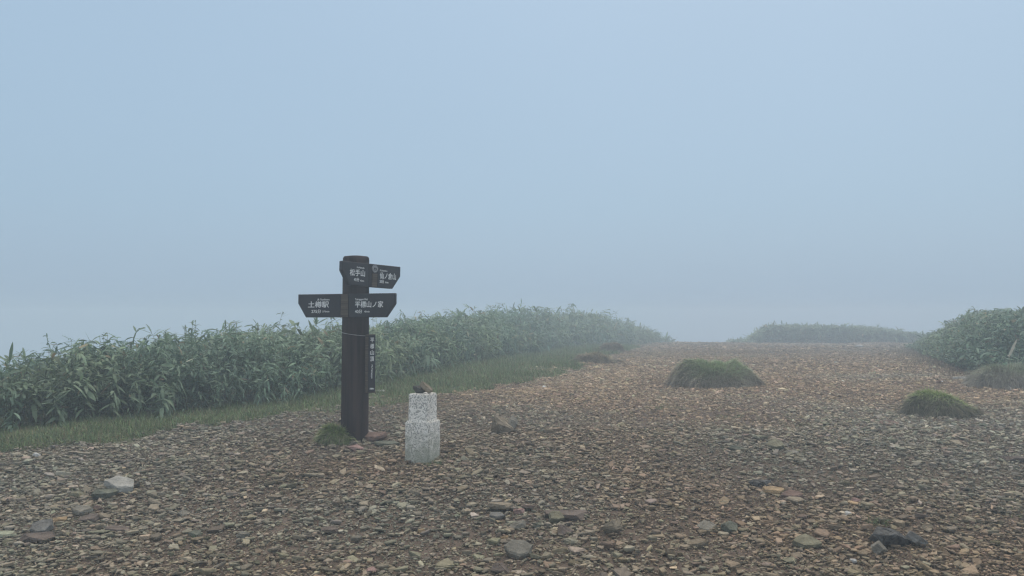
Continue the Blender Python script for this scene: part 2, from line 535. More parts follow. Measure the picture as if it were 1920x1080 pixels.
def grass(x, y, h, w, rng, base, dead=0.25, var=.3, z0=None, lean=R(65)):
    n = len(x)
    z = (G(x, y) if z0 is None else z0) - 0.006
    C = base[rng.integers(0, len(base), n)] * np.exp(rng.normal(0, var, n))[:, None]
    k = rng.random(n) < dead
    C[k] = np.array([.20, .165, .10]) * np.exp(rng.normal(0, .3, k.sum()))[:, None]
    return leaves(np.stack([x, y, z], -1), rng.uniform(0, 2 * np.pi, n), np.clip(rng.normal(lean, R(18), n), R(10), R(89)), h, w,
                  rng.uniform(.05, .6, n), rng, np.clip(C, .01, .4), wide=False)

GRASSG = np.array([[.140, .205, .092], [.170, .220, .100], [.115, .175, .082], [.200, .215, .120]])

# ---- left thicket
rng = np.random.default_rng(21)
def hedge_height(x, y):
    base = np.interp(y, [2, 5, 6.4, 8.8, 12, 17, 24.25, 31.25, 36.5, 40, 43.5], [.62, .66, .72, .84, 1.05, 1.3, 1.5, 1.4, 1.1, .7, .4])
    front = np.clip((hedge_x(y) - x) * 0.7 / np.interp(y, [5, 9, 14, 25], [.85, .95, 1.2, 1.3]), 0, 1)
    lump = (fbm(x + 11, y + 5, 0.9, 12, 2) - .5)
    h = base * (0.34 + 0.66 * front ** .8) * (1 + 0.34 * lump)
    # the wind keeps the whole thicket shorn to one gently rising and falling crown line
    crown = np.interp(960 + FPX * x / y, [0, 100, 180, 330, 500, 700, 850, 1000, 1100, 1150, 1200, 1260, 1300],
                      [680, 664, 648, 641, 628, 622, 601, 590, 591, 600, 614, 639, 650])
    crown = EYE + (600 - crown) / FPX * y - G(x, y) - .105 * np.clip(8 / y, .3, 1) + .20 * (vnoise(x + 4, y, 2.8, 5) - .5) + .30 * (vnoise(x + 14, y, 1.2, 6) - .5)
    return np.clip(np.minimum(h, crown), .10, None)
def hedge_points(y0, y1, dens, depth, rng):
    n = int((y1 - y0) * depth * dens)
    y = rng.uniform(y0, y1, n); x = hedge_x(y) - rng.uniform(0, depth, n) + rng.normal(0, .10, n)
    k = np.abs(x) < 0.70 * y + 1.6
    return x[k], y[k]
parts = []
for y0, y1, dens, per, f in ((4.6, 9, 88, 25, .63), (9, 15.5, 66, 22, .76), (15.5, 27, 34, 15, 1.15), (27, 42, 16, 14, 1.5)):
    x, y = hedge_points(y0, y1, dens, 3.6, rng)
    h = hedge_height(x, y) * np.exp(rng.normal(-.02, .12, len(x)))
    parts += bamboo(x, y, h, rng, per, 0.165 * f, 0.028 * f)
# broad leaved shrubs mixed in, mostly towards the left
x, y = hedge_points(4.8, 18, 34, 3.2, rng)
k = (fbm(x + 31, y, 1.1, 44) > .43) & (x < hedge_x(y) - .35); x, y = x[k], y[k]
parts += shrub(x, y, hedge_height(x, y) * rng.uniform(.94, 1.14, len(x)), rng, 150, .11, .052, .030)
# dry stalks at the foot
x, y = hedge_points(4.6, 16, 22, .6, rng)
parts.append(grass(x, y, rng.uniform(.12, .38, len(x)), rng.uniform(.003, .007, len(x)), rng, GRASSG, .6))
V, F, C = merge(parts)
o = link('bamboo_grass', np_mesh('bamboo_grass', V, F, C), M_leaf)
tag(o, 'long thicket of green bamboo grass and shrubs along the left side of the summit', 'bamboo grass', kind='stuff')

# ---- far thicket beyond the crest
parts = []
n = 1900
t = rng.random(n)
y = 37.5 + rng.random(n) * 4.5
x = 11.4 + t * 10.5
h = np.interp(t, [0, .08, .2, .6, 1], [.15, .60, .80, .66, .45]) * np.exp(rng.normal(0, .14, n)) * (1 + .3 * (fbm(x, y, .8, 3) - .5))
crown = np.interp(960 + FPX * x / y, [1390, 1402, 1440, 1560, 1640, 1720, 1800], [648, 636, 613, 614, 618, 629, 634])
h = np.clip(np.minimum(h * 1.3, EYE + (600 - crown) / FPX * y - G(x, y)) * np.exp(rng.normal(0, .07, n)), .1, None)
parts += bamboo(x, y, h, rng, 14, .24, .045)
V, F, C = merge(parts)
o = link('bamboo_grass', np_mesh('bamboo_grass', V, F, C), M_leaf)
tag(o, 'low faded band of bamboo grass far off in the fog beyond the crest', 'bamboo grass', kind='stuff')

# ---- right thicket
parts = []
n = 4200
y = 9.2 + 18 * rng.random(n) ** 1.3; x = right_x(y) + 0.15 + rng.random(n) ** 1.2 * 4.0
k = x < .70 * y + 1.4; x, y = x[k], y[k]
dd = np.clip((x - right_x(y)) / 1.5, 0, 1)
h = np.interp(y, [9, 10.5, 12, 15.5, 20.75, 24.25, 27.75], [.52, .82, .98, .98, .70, .44, .25]) * (.22 + .78 * dd) * np.exp(rng.normal(0, .09, len(x))) * (1 + .3 * (fbm(x, y, 1.0, 9) - .5))
crown = np.interp(960 + FPX * x / y, [1660, 1700, 1740, 1790, 1830, 1920, 2100], [652, 640, 626, 597, 581, 584, 588])
crown = EYE + (600 - crown) / FPX * y - G(x, y) - .05 + .22 * (vnoise(x, y, 2.0, 15) - .5)
h = np.clip(np.minimum(h * 1.45, crown), .12, None)
SG = np.array([[.135, .205, .125], [.155, .225, .132], [.118, .185, .118], [.175, .235, .148]])
parts += shrub(x, y, h, rng, 120, .13, .065, .030, .03, SG)
k = rng.random(len(x)) < .3
parts += bamboo(x[k], y[k], h[k] * 1.0, rng, 12, .13, .024)
V, F, C = merge(parts)
o = link('shrub_thicket', np_mesh('shrub_thicket', V, F, C), M_leaf)
tag(o, 'dense small leaved shrub thicket rising at the right edge of the summit', 'shrub thicket', kind='stuff')

# ---- grass verge
parts = []
n = 260000
y = 4.2 + 24 * rng.random(n) ** 1.35
x0, x1 = hedge_x(y) - .35, gravel_x(y)
x = x0 + (x1 - x0 + .15) * rng.random(n)
edge = (fbm(x + 3, y + 3, 2.2, 55, 3) - .5) * 1.5 * np.clip(y / 10, .5, 1.3)
k = (x < gravel_x(y) + edge + .05) & (np.abs(x) < .66 * y + 1) & (rng.random(n) < np.clip(fbm(x, y, 2.0, 66) * 2.6 - .45, .12, 1))
x, y = x[k], y[k]
parts.append(grass(x, y, rng.uniform(.025, .075, len(x)) * (.8 + .07 * y) * (.7 + 1.1 * fbm(x + 5, y, 1.5, 23, 2)), rng.uniform(.003, .006, len(x)) * (.7 + .06 * y), rng, GRASSG, .14, lean=R(50)))
V, F, C = merge(parts)
o = link('grass', np_mesh('grass', V, F, C), M_grass)
tag(o, 'short olive grass verge between the thicket and the gravel', 'grass', kind='stuff')

# ---- dry heath at the foot of the right thicket and straw scraps in the gravel
parts = []
n = 16000
y = rng.uniform(9, 27, n); x = right_x(y) + rng.normal(.25, .45, n)
k = np.abs(x) < .66 * y + 1; x, y = x[k], y[k]
DRY = np.array([[.150, .112, .082], [.120, .098, .070], [.100, .115, .066], [.18, .14, .10]])
parts.append(grass(x, y, rng.uniform(.07, .20, len(x)), rng.uniform(.004, .008, len(x)), rng, DRY, .12, lean=R(45)))
n = 5000
y = rng.uniform(16, 38, n); x = hedge_x(y) + rng.uniform(-.3, 1.5, n) * .9
k = rng.random(n) < np.clip(fbm(x, y, 1.2, 5) * 2.4 - .6, 0, 1); x, y = x[k], y[k]
parts.append(grass(x, y, rng.uniform(.05, .14, len(x)), rng.uniform(.006, .011, len(x)), rng, DRY, .12, lean=R(45)))
V, F, C = merge(parts)
o = link('dry_grass', np_mesh('dry_grass', V, F, C), M_grass)
tag(o, 'brown dry grass along the foot of the right and far thickets', 'dry grass', kind='stuff')

parts = []
x, y = scatter(3, 9, 26, rng, .8)
k = on_gravel(x, y, rng); x, y = x[k], y[k]; n = len(x)
P = np.stack([x, y, G(x, y) + .022], -1)
parts.append(leaves(P, rng.uniform(0, 2 * np.pi, n), rng.normal(R(4), R(8), n), rng.uniform(.03, .13, n), rng.uniform(.0015, .003, n),
                    rng.uniform(-.05, .12, n), rng, np.tile(np.array([.30, .255, .17]), (n, 1)) * np.exp(rng.normal(0, .3, n))[:, None], wide=False))
V, F, C = merge(parts)
o = link('straw', np_mesh('straw', V, F, C), M_grass)
tag(o, 'pale straw scraps scattered over the gravel', 'straw', kind='stuff')

parts = []
def weed(px, py, n, r, hmax):
    p, _ = at(px, py)
    a = rng.uniform(0, 2 * np.pi, n); q = r * rng.random(n) ** .5
    x = p.x + np.cos(a) * q; y = p.y + np.sin(a) * q * .8
    parts.append(grass(x, y, rng.uniform(.3, 1, n) * hmax, rng.uniform(.0025, .005, n), rng, GRASSG, .1, z0=G(x, y) + .01, lean=R(50)))
for px, py, n, r, hm in ((810, 872, 260, .07, .05), (1370, 783, 120, .12, .05), (1515, 800, 220, .22, .04), (1600, 790, 160, .18, .04), (1300, 830, 160, .22, .04),
                         (1650, 985, 60, .06, .09), (345, 1010, 40, .06, .05), (1905, 965, 80, .10, .04), (1240, 766, 200, .18, .05), (840, 858, 60, .05, .04),
                         (1400, 745, 150, .25, .05), (1700, 850, 90, .2, .035), (1000, 842, 80, .14, .035), (140, 925, 50, .07, .05)):
    weed(px, py, n, r, hm)
V, F, C = merge(parts)
o = link('weeds', np_mesh('weeds', V, F, C), M_grass)
tag(o, 'thin green weeds growing between the chips', 'weeds', kind='stuff')

# ------------------------------------------------------------------ tussocks
M_earth, *_ = mottled('earth_mound', (0.14, 0.135, 0.09), (0.24, 0.235, 0.155), 14.0, 0.95, 0.9, 60.0, .01)
def tussock(px, py, wpx, hpx, label, top, side, nb=5200,  depth=.75, bl=.12, seed=1, green=1.0, rz=0.0, cat='grass tussock'):
    p, d = at(px, py)
    s = d / FPX
    rx = wpx * s / 2; H = hpx * s * .80; ry = rx * depth
    nb = int(nb * 1.7)
    rg = np.random.default_rng(seed)
    c = Vector((p.x * (p.y + ry * .85) / p.y, p.y + ry * .85, 0)); c.z = float(G(c.x, c.y))
    root = empty('grass_tussock', c, 0, label, cat, 'grass tussocks on the gravel')
    def shape(a, q):
        lump = .74 + .34 * vnoise(np.cos(a) * 1.3 + seed, np.sin(a) * 1.3, 2.2, seed) + .16 * vnoise(np.cos(a) * 4 + seed, np.sin(a) * 4, 1.4, seed + 2)
        X = np.cos(a) * rx * q * lump; Y = np.sin(a) * ry * q * lump
        hgt = H * (1 - np.clip(q, 0, 1) ** 4.0) * (.55 + .8 * vnoise(X * 4 + 9, Y * 4, 1., seed + 3))
        hgt = hgt * (1 - .26 * np.clip(X / rx, -1, 1)) * (.86 + .28 * vnoise(X * 11 + 2, Y * 11, 1., seed + 5))
        return X, Y, hgt
    bm = bmesh.new()
    na, nq = 26, 9
    vs = []
    for iq in range(nq + 1):
        for ia in range(na):
            a = np.array([ia / na * 2 * np.pi]); q = np.array([.92 * iq / nq if iq else .02])
            X, Y, h_ = shape(a, q)
            zz = float(G(c.x + X[0], c.y + Y[0])) - c.z
            vs.append(bm.verts.new((float(X[0]), float(Y[0]), zz + float(h_[0]) * .93 - (.08 if iq == nq else 0))))
    for iq in range(nq):
        for ia in range(na):
            b2 = (ia + 1) % na
            bm.faces.new([vs[iq * na + ia], vs[iq * na + b2], vs[(iq + 1) * na + b2], vs[(iq + 1) * na + ia]])
    bm.faces.new([vs[i] for i in range(na)][::-1])
    bmesh.ops.recalc_face_normals(bm, faces=bm.faces)
    me = bm_mesh('earth_mound', bm)
    link('earth_mound', me, M_earth, root)
    a = rg.uniform(0, 2 * np.pi, nb); q = np.where(rg.random(nb) < .06, rg.uniform(.95, 1.35, nb), rg.random(nb) ** .45)
    X, Y, h_ = shape(a, q)
    zz = G(c.x + X, c.y + Y) - c.z + h_ * .92
    long_ = np.exp(rg.normal(0, .35, nb)) * np.where((rg.random(nb) < .05) & (q > .6), 1.8, 1.0)
    clump = .55 + .7 * vnoise(X * 14 + 3, Y * 14, 1.0, seed + 9)
    up = np.clip(1.15 - q, 0, 1)
    tcol = np.array(top); scol = np.array(side)
    mixw = np.clip((.80 - q) / .25 + rg.normal(0, .35, nb), 0, 1)[:, None]
    C = scol * (1 - mixw) + tcol * mixw
    C = (2.0 + 3.6 * fbm(X + 9, Y + 4, 9.0, seed, 2))[:, None] * C * np.exp(rg.normal(0, .26, nb))[:, None]
    k = rg.random(nb) < .08; C[k] = np.array([.32, .28, .19])
    az = np.where(rg.random(nb) < .75, np.arctan2(Y, X) + rg.normal(0, .5, nb), rg.uniform(0, 2 * np.pi, nb))
    el = np.clip(rg.normal(1, .30, nb) * (R(58) - R(60) * np.clip(q, 0, 1) ** 2), R(-25), R(88))
    L = bl * .62 * long_ * clump * (.75 + .5 * q)
    V_, F_, C_ = leaves(np.stack([X, Y, zz], -1), az, el, L, rg.uniform(.003, .0055, nb) * max(1, d / 9), .1 + .75 * q * rg.uniform(.5, 1.2, nb), rg, np.clip(C, .01, .5), wide=False)
    ns = 70      # long bleached stalks bending out of the flanks
    a2 = rg.uniform(0, 2 * np.pi, ns); X2, Y2, h2 = shape(a2, rg.uniform(.6, .98, ns))
    Vs, Fs, Cs = leaves(np.stack([X2, Y2, G(c.x + X2, c.y + Y2) - c.z + h2 * .9], -1), a2 + rg.normal(0, .6, ns), rg.uniform(R(5), R(60), ns), bl * rg.uniform(.9, 2.0, ns),
                        np.full(ns, .0045) * max(1, d / 9), rg.uniform(.3, .9, ns), rg, np.tile(np.array([.36, .33, .22]), (ns, 1)), wide=False)
    V_, F_, C_ = merge([(V_, F_, C_), (Vs, Fs, Cs)])
    me = np_mesh('blades', V_, F_, C_)
    link('blades', me, M_grass, root)
    return root
tussock(1347, 727, 174, 53, 'largest grass tussock, green topped with a dark brown underside, in the middle of the gravel', (.085, .110, .060), (.072, .064, .052), 9000, .62, .13, 3)
tussock(1764, 782, 148, 43, 'low bushy grass tussock with a bright green crown, in front of the right thicket', (.090, .115, .042), (.052, .048, .034), 7500, .7, .10, 4)
tussock(1147, 661, 46, 19, 'small round dark tussock high on the slope by the end of the left thicket', (.080, .066, .048), (.058, .046, .036), 1800, .8, .12, 5)
tussock(1122, 682, 92, 18, 'flat brown tussock just below the small round one on the far slope', (.090, .075, .052), (.062, .050, .038), 3200, .7, .11, 6)
tussock(1893, 727, 165, 36, 'wide mound of drooping brown grass at the foot of the right thicket', (.075, .085, .058), (.070, .064, .054), 12000, .6, .20, 7)
tussock(628, 834, 52, 30, 'small green grass tuft against the foot of the signpost', (.075, .095, .036), (.052, .062, .028), 2600, .6, .09, 8)

# ------------------------------------------------------------------ single sprigs standing above the thicket
def sprig(px, py_top, dist, h, label, kind='bamboo', seed=0, nl=7, L=.19):
    rg = np.random.default_rng(seed)
    d = ray(px, py_top); t = dist / d.y
    top = Vector((d.x * t, d.y * t, EYE + d.z * t))
    zg = float(G(top.x, top.y))
    root = empty('bamboo_sprig' if kind == 'bamboo' else 'herb_stem', (top.x, top.y, zg), 0, label,
                 'bamboo sprig' if kind == 'bamboo' else 'herb', 'tall stems standing above the left thicket')
    H = top.z - zg
    P = np.array([[0, 0, -.02]]); Q = np.array([[rg.normal(0, .03), rg.normal(0, .03), H]])
    link('stem', np_mesh('stem', *stems(P, Q, np.array([.0035]), np.array([[.14, .145, .08]]))), M_leaf, root)
    if kind == 'bamboo':
        n = nl
        root_p = np.repeat(Q, n, 0) - np.stack([np.zeros(n), np.zeros(n), rg.uniform(0, .03, n)], -1)
        V_, F_, C_ = leaves(root_p, np.arange(n) / n * 2 * np.pi + rg.normal(0, .25, n), rg.normal(R(48), R(16), n), L * rg.uniform(.75, 1.15, n),
                            np.full(n, .027), rg.uniform(.1, .5, n), rg, leaf_cols(n, rg, 0))
    else:
        n = 26
        tt = rg.uniform(.55, 1.0, n); root_p = P + (Q - P) * tt[:, None]
        V_, F_, C_ = leaves(root_p, rg.uniform(0, 2 * np.pi, n), rg.normal(R(25), R(20), n), rg.uniform(.03, .065, n), rg.uniform(.016, .026, n), rg.uniform(0, .3, n), rg, leaf_cols(n, rg, 0))
    link('foliage', np_mesh('foliage', V_, F_, C_), M_leaf, root)
sprig(12, 676, 6.6, .6, 'star shaped bamboo grass tip cut by the left edge of the photo', seed=1)
sprig(48, 672, 6.8, .6, 'spiky bamboo grass tip just right of the one at the left edge', seed=2, nl=6, L=.15)
sprig(308, 640, 7.9, .6, 'lone drooping bamboo grass tip against the sky between two shrub crowns', seed=3, nl=5, L=.16)
sprig(350, 612, 8.6, .7, 'slender leafy herb rising above the thicket, left of its taller twin', 'herb', 4)
sprig(373, 604, 8.8, .7, 'tallest slender leafy herb above the left thicket', 'herb', 5)
sprig(586, 606, 9.0, .7, 'bamboo grass tip rising just left of the signpost', seed=6, nl=6, L=.17)
sprig(975, 582, 15.5, .7, 'bamboo grass tip at the top of the thicket right of the signpost', seed=7, nl=7, L=.22)
sprig(1010, 583, 16.5, .7, 'second bamboo grass tip on the crown of the thicket, nearer the crest', seed=8, nl=7, L=.22)

# ------------------------------------------------------------------ rocks
def rock_mat(name, c, dark=.62, scale=14.0, bands=True):
    c1 = tuple(v * dark for v in c); c2 = tuple(min(.6, v * 1.18) for v in c)
    m, nt, b, r, tc = mottled(name, c1, c2, scale, .9, .9, 70.0, .009)
    if bands:
        mp = N(nt, 'ShaderNodeMapping'); mp.inputs['Scale'].default_value = (4, 4, 60)
        n = N(nt, 'ShaderNodeTexNoise', Scale=1.0, Detail=3.0)
        nt.links.new(tc.outputs['Object'], mp.inputs['Vector']); nt.links.new(mp.outputs[0], n.inputs['Vector'])
        b2 = N(nt, 'ShaderNodeBump', Strength=.5, Distance=.006)
        nt.links.new(n.outputs[0], b2.inputs['Height'])
        old = [l for l in nt.links if l.to_socket == b.inputs['Normal']][0].from_node
        nt.links.new(old.outputs[0], b2.inputs['Normal']); nt.links.new(b2.outputs[0], b.inputs['Normal'])
    return m
RM = {
    'dark': rock_mat('rock_dark', (.085, .085, .075)),
    'pale': rock_mat('rock_pale', (.40, .385, .345)), 'grey': rock_mat('rock_grey', (.225, .207, .170)),
    'green': rock_mat('rock_green', (.150, .155, .120)), 'olive': rock_mat('rock_olive', (.21, .195, .135)),
    'brown': rock_mat('rock_brown', (.155, .125, .105)), 'red': rock_mat('rock_red', (.195, .135, .110)),
    'tan': rock_mat('rock_tan', (.27, .225, .165)), 'orange': rock_mat('rock_orange', (.36, .26, .155)),
    'pink': rock_mat('rock_pink', (.36, .24, .21)), 'black': rock_mat('rock_black', (.120, .117, .110), .30, 24.0),
    'blue': rock_mat('rock_blue', (.195, .188, .172)), 'white': rock_mat('rock_white', (.50, .49, .46)),
}
def rock_mesh(w, d, h, seed, slab=False):
    rg = random.Random(seed)
    bm = bmesh.new()
    if slab:
        K = rg.choice((5, 6, 7)); a0 = rg.random() * 6.28
        for lvl, s in ((-.5, .90), (-.1, 1.0), (.42, .97), (.5, .86)):
            for k in range(K):
                a = a0 + (k + rg.uniform(-.12, .12)) / K * 2 * math.pi
                q = (rg.uniform(.80, 1.10) if lvl == -.5 else 1)
                rr = .5 * s * q * (.82 + .30 * math.sin(a * 1.7 + seed) ** 2)
                bm.verts.new((math.cos(a) * w * rr, math.sin(a) * d * rr, h * (lvl + rg.uniform(-.07, .07))))
    else:
        for _ in range(17):
            v = Vector((rg.gauss(0, 1), rg.gauss(0, 1), rg.gauss(0, 1))).normalized()
            p_ = 3.0
            s = (abs(v.x) ** p_ + abs(v.y) ** p_ + abs(v.z) ** p_) ** (-1 / p_) * rg.uniform(.82, 1.06)
            bm.verts.new((v.x * s * w / 2, v.y * s * d / 2, v.z * s * h / 2))
    r = bmesh.ops.convex_hull(bm, input=bm.verts)
    bad = list({g for g in r['geom_interior'] + r['geom_unused'] if isinstance(g, bmesh.types.BMVert)})
    bmesh.ops.delete(bm, geom=bad, context='VERTS')
    bmesh.ops.dissolve_limit(bm, angle_limit=R(9), verts=bm.verts, edges=bm.edges)
    bmesh.ops.bevel(bm, geom=list(bm.edges), offset=min(w, h) * .022, segments=1, affect='EDGES', clamp_overlap=True)
    bmesh.ops.triangulate(bm, faces=bm.faces)
    bmesh.ops.subdivide_edges(bm, edges=[e for e in bm.edges if e.calc_length() > w * .12], cuts=1)
    amp = min(w, d, h) * .035
    for v in bm.verts:
        v.co += Vector((rg.gauss(0, amp), rg.gauss(0, amp), rg.gauss(0, amp))) * .6
    bmesh.ops.recalc_face_normals(bm, faces=bm.faces)
    return bm_mesh('rock', bm)
rock_n = 0
def rock(px, py, wpx, hpx, mat, label, slab=True, tilt=(0, 0), rz=0.0, deep=.75, sink=.15, cat='rock', name='rock', z_up=0.0):
    """py is the photo row of the rock's foot"""
    global rock_n
    rock_n += 1
    p, dist = at(px, py)
    s = dist / FPX
    w, h = wpx * s * 1.08, hpx * s * 1.12
    if slab: h *= .66
    d = w * deep
    me = rock_mesh(w, d, h, rock_n * 13 + 5, slab)
    o = link(name, me, RM[mat])
    x, y = p.x, p.y + d * .35
    rot = Euler((R(tilt[0]), R(tilt[1]), R(rz)))
    zs = [(rot.to_matrix() @ v.co).z for v in me.vertices]
    low, high = min(zs), max(zs)
    o.location = (x, y, float(G(x, y)) - low - (high - low) * (sink + .07) + z_up + .004)
    o.rotation_euler = rot
    tag(o, label, cat, 'larger rocks lying on the gravel')
    return o
rock(220, 928, 52, 22, 'pale', 'pale grey flat slab propped up at a slant, largest stone of the left foreground', True, (28, 12), 20, .8, .05)
rock(187, 938, 50, 18, 'green', 'greenish slab with a shadowed front, just left of the pale slanted slab', False, (0, 4), 8, .7, .15)
rock(140, 935, 28, 14, 'olive', 'small pale olive stone left of the greenish slab', False, (0, 0), 40, .8, .2)
rock(147, 968, 36, 15, 'grey', 'flat grey brown stone topmost in the loose pile at lower left', True, (14, 0), 10, .8, .1)
rock(160, 983, 42, 13, 'brown', 'purple brown flat stone between the two ochre stones at lower left', True, (8, -6), -10, .8, .15)
rock(104, 982, 33, 11, 'orange', 'bright orange sliver of stone at lower left', False, (0, -14), 12, .45, .1)
rock(189, 976, 30, 11, 'tan', 'small wedge of tan stone right of the purple brown stone', False, (0, 8), -6, .6, .1)
rock(182, 958, 20, 10, 'red', 'small dull red stone between the greenish slab and the tan wedge', False, (0, 0), 5, .8, .2)
rock(60, 1020, 62, 16, 'brown', 'long brown slab with a dark hollow beneath it near the lower left corner', False, (4, -5), 3, .6, .05)
rock(72, 1006, 38, 20, 'blue', 'bluish grey flake leaning behind the long brown slab', True, (34, -14), 25, .8, .05)
rock(345, 967, 27, 14, 'grey', 'lone rounded grey stone to the right of the left pile', False, (0, 0), 20, .8, .2)
rock(215, 1000, 46, 9, 'brown', 'thin flat dark stone lying below the tan wedge', True, (3, 4), 10, .6, .1)
rock(365, 1010, 26, 12, 'green', 'small green grey stone on the open gravel below the lone grey one', True, (4, 10), -20, .7, .1)
rock(455, 1010, 26, 12, 'grey', 'oval grey stone in the gravel beneath the direction post, far below it', False, (0, 0), 0, .7, .2)
rock(616, 1003, 32, 16, 'brown', 'squat brown lump of rock left of the small orange pebbles', False, (0, 0), 33, .8, .25)
rock(937, 962, 52, 15, 'tan', 'flat topped tan slab shading a dark gap, centre foreground', True, (-6, 3), 2, .7, -.05)
rock(973, 965, 21, 13, 'pink', 'small pink rock beside the tan flat slab', False, (0, 0), 30, .9, .15)
rock(930, 975, 30, 10, 'blue', 'small blue grey shard tucked under the tan flat slab', True, (10, 0), -12, .7, .1)
rock(1060, 978, 90, 18, 'brown', 'broad brown rock mostly buried behind the olive leaf shaped stone', False, (5, 0), 5, .6, .35)
rock(1042, 982, 30, 14, 'olive', 'leaf shaped olive stone with a yellow patch, leaning on the broad brown rock', True, (32, 12), 10, .8, .05)
rock(972, 994, 32, 14, 'grey', 'grey wedge with a dark underside below the pink rock', False, (0, -12), 14, .7, .1)
rock(1008, 992, 18, 12, 'green', 'small square green stone right of the grey wedge', False, (0, 0), 10, .8, .1)
rock(1057, 1006, 40, 20, 'brown', 'brown pyramid shaped stone below the olive leaf shaped one', False, (0, 10), 38, .8, .2)
rock(1148, 1004, 38, 27, 'tan', 'blocky tan rock with a black shadowed front face, right of centre foreground', False, (-18, 6), 15, .8, .05)
rock(972, 1050, 52, 24, 'grey', 'grey green slab at the bottom centre standing on edge', True, (38, 5), -10, .7, .1)
rock(940, 1078, 40, 20, 'brown', 'brown stone cut near the bottom edge below the grey green slab', False, (0, 14), 20, .8, .2)
rock(790, 1001, 15, 9, 'orange', 'small orange pebble left of the centre foreground', False, (0, 0), 0, .8, .1)
rock(946, 1014, 14, 9, 'orange', 'small orange pebble directly below the grey wedge', False, (0, 0), 40, .8, .1)
rock(694, 1078, 19, 13, 'pink', 'round pinkish pebble at the bottom edge left of centre', False, (0, 0), 10, .9, .1)
rock(937, 815, 66, 36, 'tan', 'layered brown crag sticking out of the gravel right of the stone marker', False, (0, 24), 35, .6, .2)
rock(955, 812, 36, 22, 'grey', 'grey splinter leaning on the right of the layered crag', True, (0, -48), 20, .6, .1)
rock(699, 830, 42, 15, 'red', 'rusty brown flat stone touching the right foot of the signpost', True, (8, -6), 6, .8, .0)
rock(668, 846, 34, 14, 'pink', 'reddish stone lying in front of the signpost foot', False, (0, 4), 12, .8, .2)
rock(725, 838, 44, 9, 'green', 'dark flat stone between the signpost and the stone marker', True, (2, 2), -8, .7, .15)
rock(710, 737, 24, 6, 'pale', 'small pale stone in the grass behind the signpost', True, (0, 0), 0, .8, .1)
rock(1458, 845, 32, 13, 'olive', 'tilted olive slab alone on the gravel right of centre', True, (22, -14), 8, .8, .05)
rock(1486, 852, 24, 9, 'grey', 'low grey stone right of the tilted olive slab', False, (0, 0), 0, .8, .2)
rock(1384, 848, 32, 14, 'green', 'low green grey hump left of the tilted olive slab', False, (0, 0), 10, .8, .35)
rock(1453, 928, 40, 11, 'orange', 'flat orange stone on the gravel right of centre', True, (8, 3), 4, .7, .1)
rock(1489, 940, 36, 15, 'red', 'purplish brown stone just right of the flat orange one', True, (14, -6), -20, .8, .1)
rock(1428, 912, 44, 16, 'black', 'dark low stone behind the flat orange one', False, (0, 0), 8, .7, .35)
rock(1518, 1031, 48, 16, 'olive', 'wide flat tan olive stone at lower right', True, (16, 2), 5, .8, .05)
rock(1481, 1060, 26, 16, 'olive', 'rounded olive pebble near the bottom edge at lower right', False, (0, 0), 25, .9, .15)
rock(1330, 998, 44, 22, 'grey', 'grey hump of rock half sunk in the lower right gravel', False, (4, 12), 20, .8, .3)
rock(1372, 1002, 34, 20, 'green', 'green grey flake beside the half sunk grey hump', True, (36, 0), 35, .8, .2)
rock(1690, 1032, 82, 38, 'black', 'large black wet rock breaking through the gravel at lower right', False, (0, 10), 12, .8, .22)
rock(1652, 1042, 34, 24, 'grey', 'upright grey flake leaning on the left of the black rock', True, (42, 26), 30, .6, .1)
rock(1722, 1028, 44, 22, 'blue', 'slanting slate flake along the right side of the black rock', True, (8, 34), 12, .6, .1)
rock(1606, 944, 0.1 + 16, 8, 'pink', 'small pinkish pebble far right of the flat orange stone', False, (0, 0), 0, .8, .1)
rock(1590, 968, 16, 9, 'white', 'small whitish pebble below the pinkish one at right', False, (0, 0), 0, .8, .1)
rock(1601, 1058, 12, 8, 'white', 'tiny white chip near the bottom edge left of the black rock', False, (0, 0), 0, .8, .1)
rock(1816, 1018, 18, 8, 'tan', 'small tan chip right of the black rock', True, (10, 5), 0, .8, .1)
rock(1806, 713, 26, 8, 'white', 'pale flat stone in front of the brown grass mound at right', True, (0, 0), 0, .6, .1)
rock(1612, 652, 16, 6, 'white', 'white stone on the far crest in front of the faded bamboo grass', False, (0, 0), 0, .7, .1)
rock(66, 858, 16, 10, 'white', 'small white stone at the edge of the grass verge, far left', False, (0, 0), 0, .8, .1)
rock(1680, 796, 44, 9, 'red', 'low flat reddish stone in front of the low bushy tussock', False, (0, 0), 0, .7, .35)
rock(1908, 868, 40, 16, 'brown', 'dark brown hump cut by the right edge of the photo', False, (0, 0), 0, .8, .3)
rock(1020, 812, 20, 8, 'green', 'small dull stone right of the layered crag', False, (0, 0), 0, .8, .25)

# ------------------------------------------------------------------ signpost
M_post, nt, b, r_, tc = mottled('post_wood', (.013, .008, .008), (.056, .038, .034), 5.0, .8, .5, 40.0, .004)
mp = N(nt, 'ShaderNodeMapping'); mp.inputs['Scale'].default_value = (26, 26, 1.6)
n_ = N(nt, 'ShaderNodeTexNoise', Scale=1.0, Detail=5.0)
nt.links.new(tc.outputs['Object'], mp.inputs['Vector']); nt.links.new(mp.outputs[0], n_.inputs['Vector'])
nt.links.new(n_.outputs[0], r_.inputs[0])
M_board, *_ = mottled('board_stain', (.024, .023, .026), (.040, .038, .042), 9.0, .55, .25, 80.0, .002)
M_plate, *_ = mottled('sign_plate', (.030, .030, .034), (.042, .042, .046), 4.0, .42, .06, 120.0, .001)
M_wood, nt, b, r_, tc = mottled('weathered_wood', (.045, .036, .028), (.145, .115, .088), 3.0, .85, .6, 60.0, .004)
mp = N(nt, 'ShaderNodeMapping'); mp.inputs['Scale'].default_value = (3, 3, 85)
n_ = N(nt, 'ShaderNodeTexNoise', Scale=1.0, Detail=3.0)
